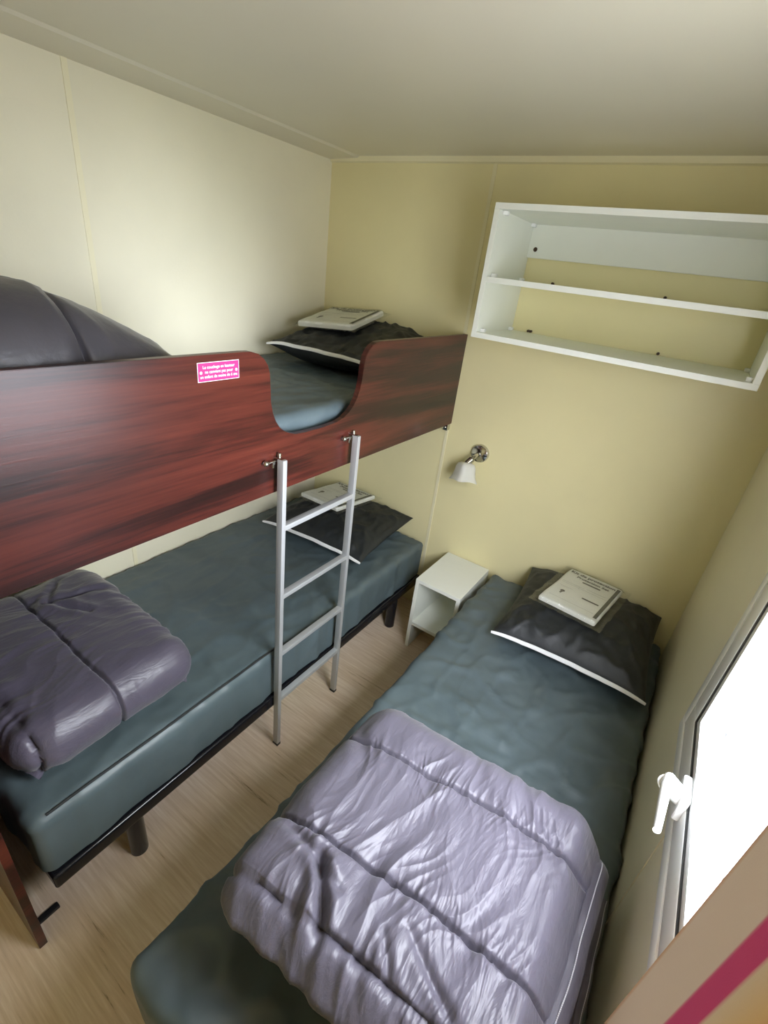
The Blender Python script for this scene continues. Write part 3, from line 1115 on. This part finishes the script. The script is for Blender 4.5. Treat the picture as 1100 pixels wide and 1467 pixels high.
for xx, zz in ((X0 + 0.09, 1.538), (X0 + 0.10, 1.538), (X1 - 0.30, 1.538), (X0 + 0.14, 1.718), (X1 - 0.34, 1.718)):
    obj('screw_cap', add_cyl(bmesh.new(), (xx, Y1 - 0.012, zz + 0.006), (xx, Y1 - 0.0, zz + 0.006), 0.005, 0.005, 14), M['brown_cap'], sh)
for sx in (1, -1):
    xa = X0 + T if sx > 0 else X1 - T
    for yy in (Y0 + 0.03, Y1 - 0.045):
        for zz, sz in ((Z1 - T, -1), (1.718, 1), (Z0 + T, 1)):
            bm = bmesh.new()
            add_box(bm, min(xa, xa + sx * 0.016), max(xa, xa + sx * 0.016), yy, yy + 0.022, min(zz, zz + sz * 0.012), max(zz, zz + sz * 0.012), 0.003)
            obj('corner_clip', bm, M['upvc'], sh)

# ------------------------------------------------------------------ wall lamp
lp = thing('wall_lamp', 'chrome wall lamp with frosted glass shade above the nightstand', 'lamp', (1.005, RY, 0.985))
LC = Vector((1.004, RY, 0.986))
bm = add_lathe(bmesh.new(), [(0.043, 0.0), (0.043, 0.010), (0.040, 0.016), (0.030, 0.021), (0.012, 0.024), (0.0, 0.0245)], LC, (0, -1, 0))
obj('wall_plate', bm, M['chrome'], lp)
k0 = LC + Vector((0, -0.022, 0))
k1 = LC + Vector((-0.004, -0.062, -0.008))
k2 = LC + Vector((-0.018, -0.072, -0.026))
k3 = LC + Vector((-0.026, -0.080, -0.040))
bm = bmesh.new()
add_tube(bm, [k0, LC + Vector((0, -0.045, 0)), k1, k1.lerp(k2, 0.5) + Vector((0.003, -0.004, 0.004)), k2], 0.0095, 14)
add_cyl(bm, k1.lerp(k2, 0.35), k3, 0.0155, seg=22, bev=0.002)
obj('arm', bm, M['chrome'], lp)
ax = (k3 - k1).normalized()
ax = Vector((0.10, -0.28, -0.95)).normalized()
e1 = Vector((0.80, -0.60, 0)).normalized()
e1 = (e1 - ax * ax.dot(e1)).normalized()
e2 = ax.cross(e1)
bm = bmesh.new()
rings = []
prof = [(0.020, 0.0), (0.032, 0.006), (0.038, 0.020), (0.040, 0.040), (0.045, 0.062), (0.056, 0.084)]
for inner in (0, 1):
    for r, h in (prof if not inner else prof[::-1]):
        rr = r - 0.004 * inner
        hh = h + (0.004 if inner and h == 0 else 0)
        ringv = []
        for q in range(32):
            a = 2 * PI * q / 32
            ca, sa = math.cos(a), math.sin(a)
            sq = (abs(ca) ** 5 + abs(sa) ** 5) ** (-1 / 5)
            ringv.append(bm.verts.new(k3 - ax * 0.004 + ax * (hh + (0.006 * (sq - 1) / 0.3) * (h / 0.076)) + (e1 * ca + e2 * sa) * rr * sq))
        rings.append(ringv)
for i in range(len(rings) - 1):
    for q in range(32):
        bm.faces.new((rings[i][q], rings[i][(q + 1) % 32], rings[i + 1][(q + 1) % 32], rings[i + 1][q]))
bm.faces.new(rings[0][::-1])
bm.faces.new(rings[-1])
obj('lamp_shade', bm, M['frosted'], lp, sharp=50)
bm = add_lathe(bmesh.new(), [(0.008, 0.0), (0.010, 0.02), (0.016, 0.04), (0.017, 0.052), (0.010, 0.066), (0.0, 0.070)], k3, ax, 18)
obj('bulb', bm, M['frosted'], lp)
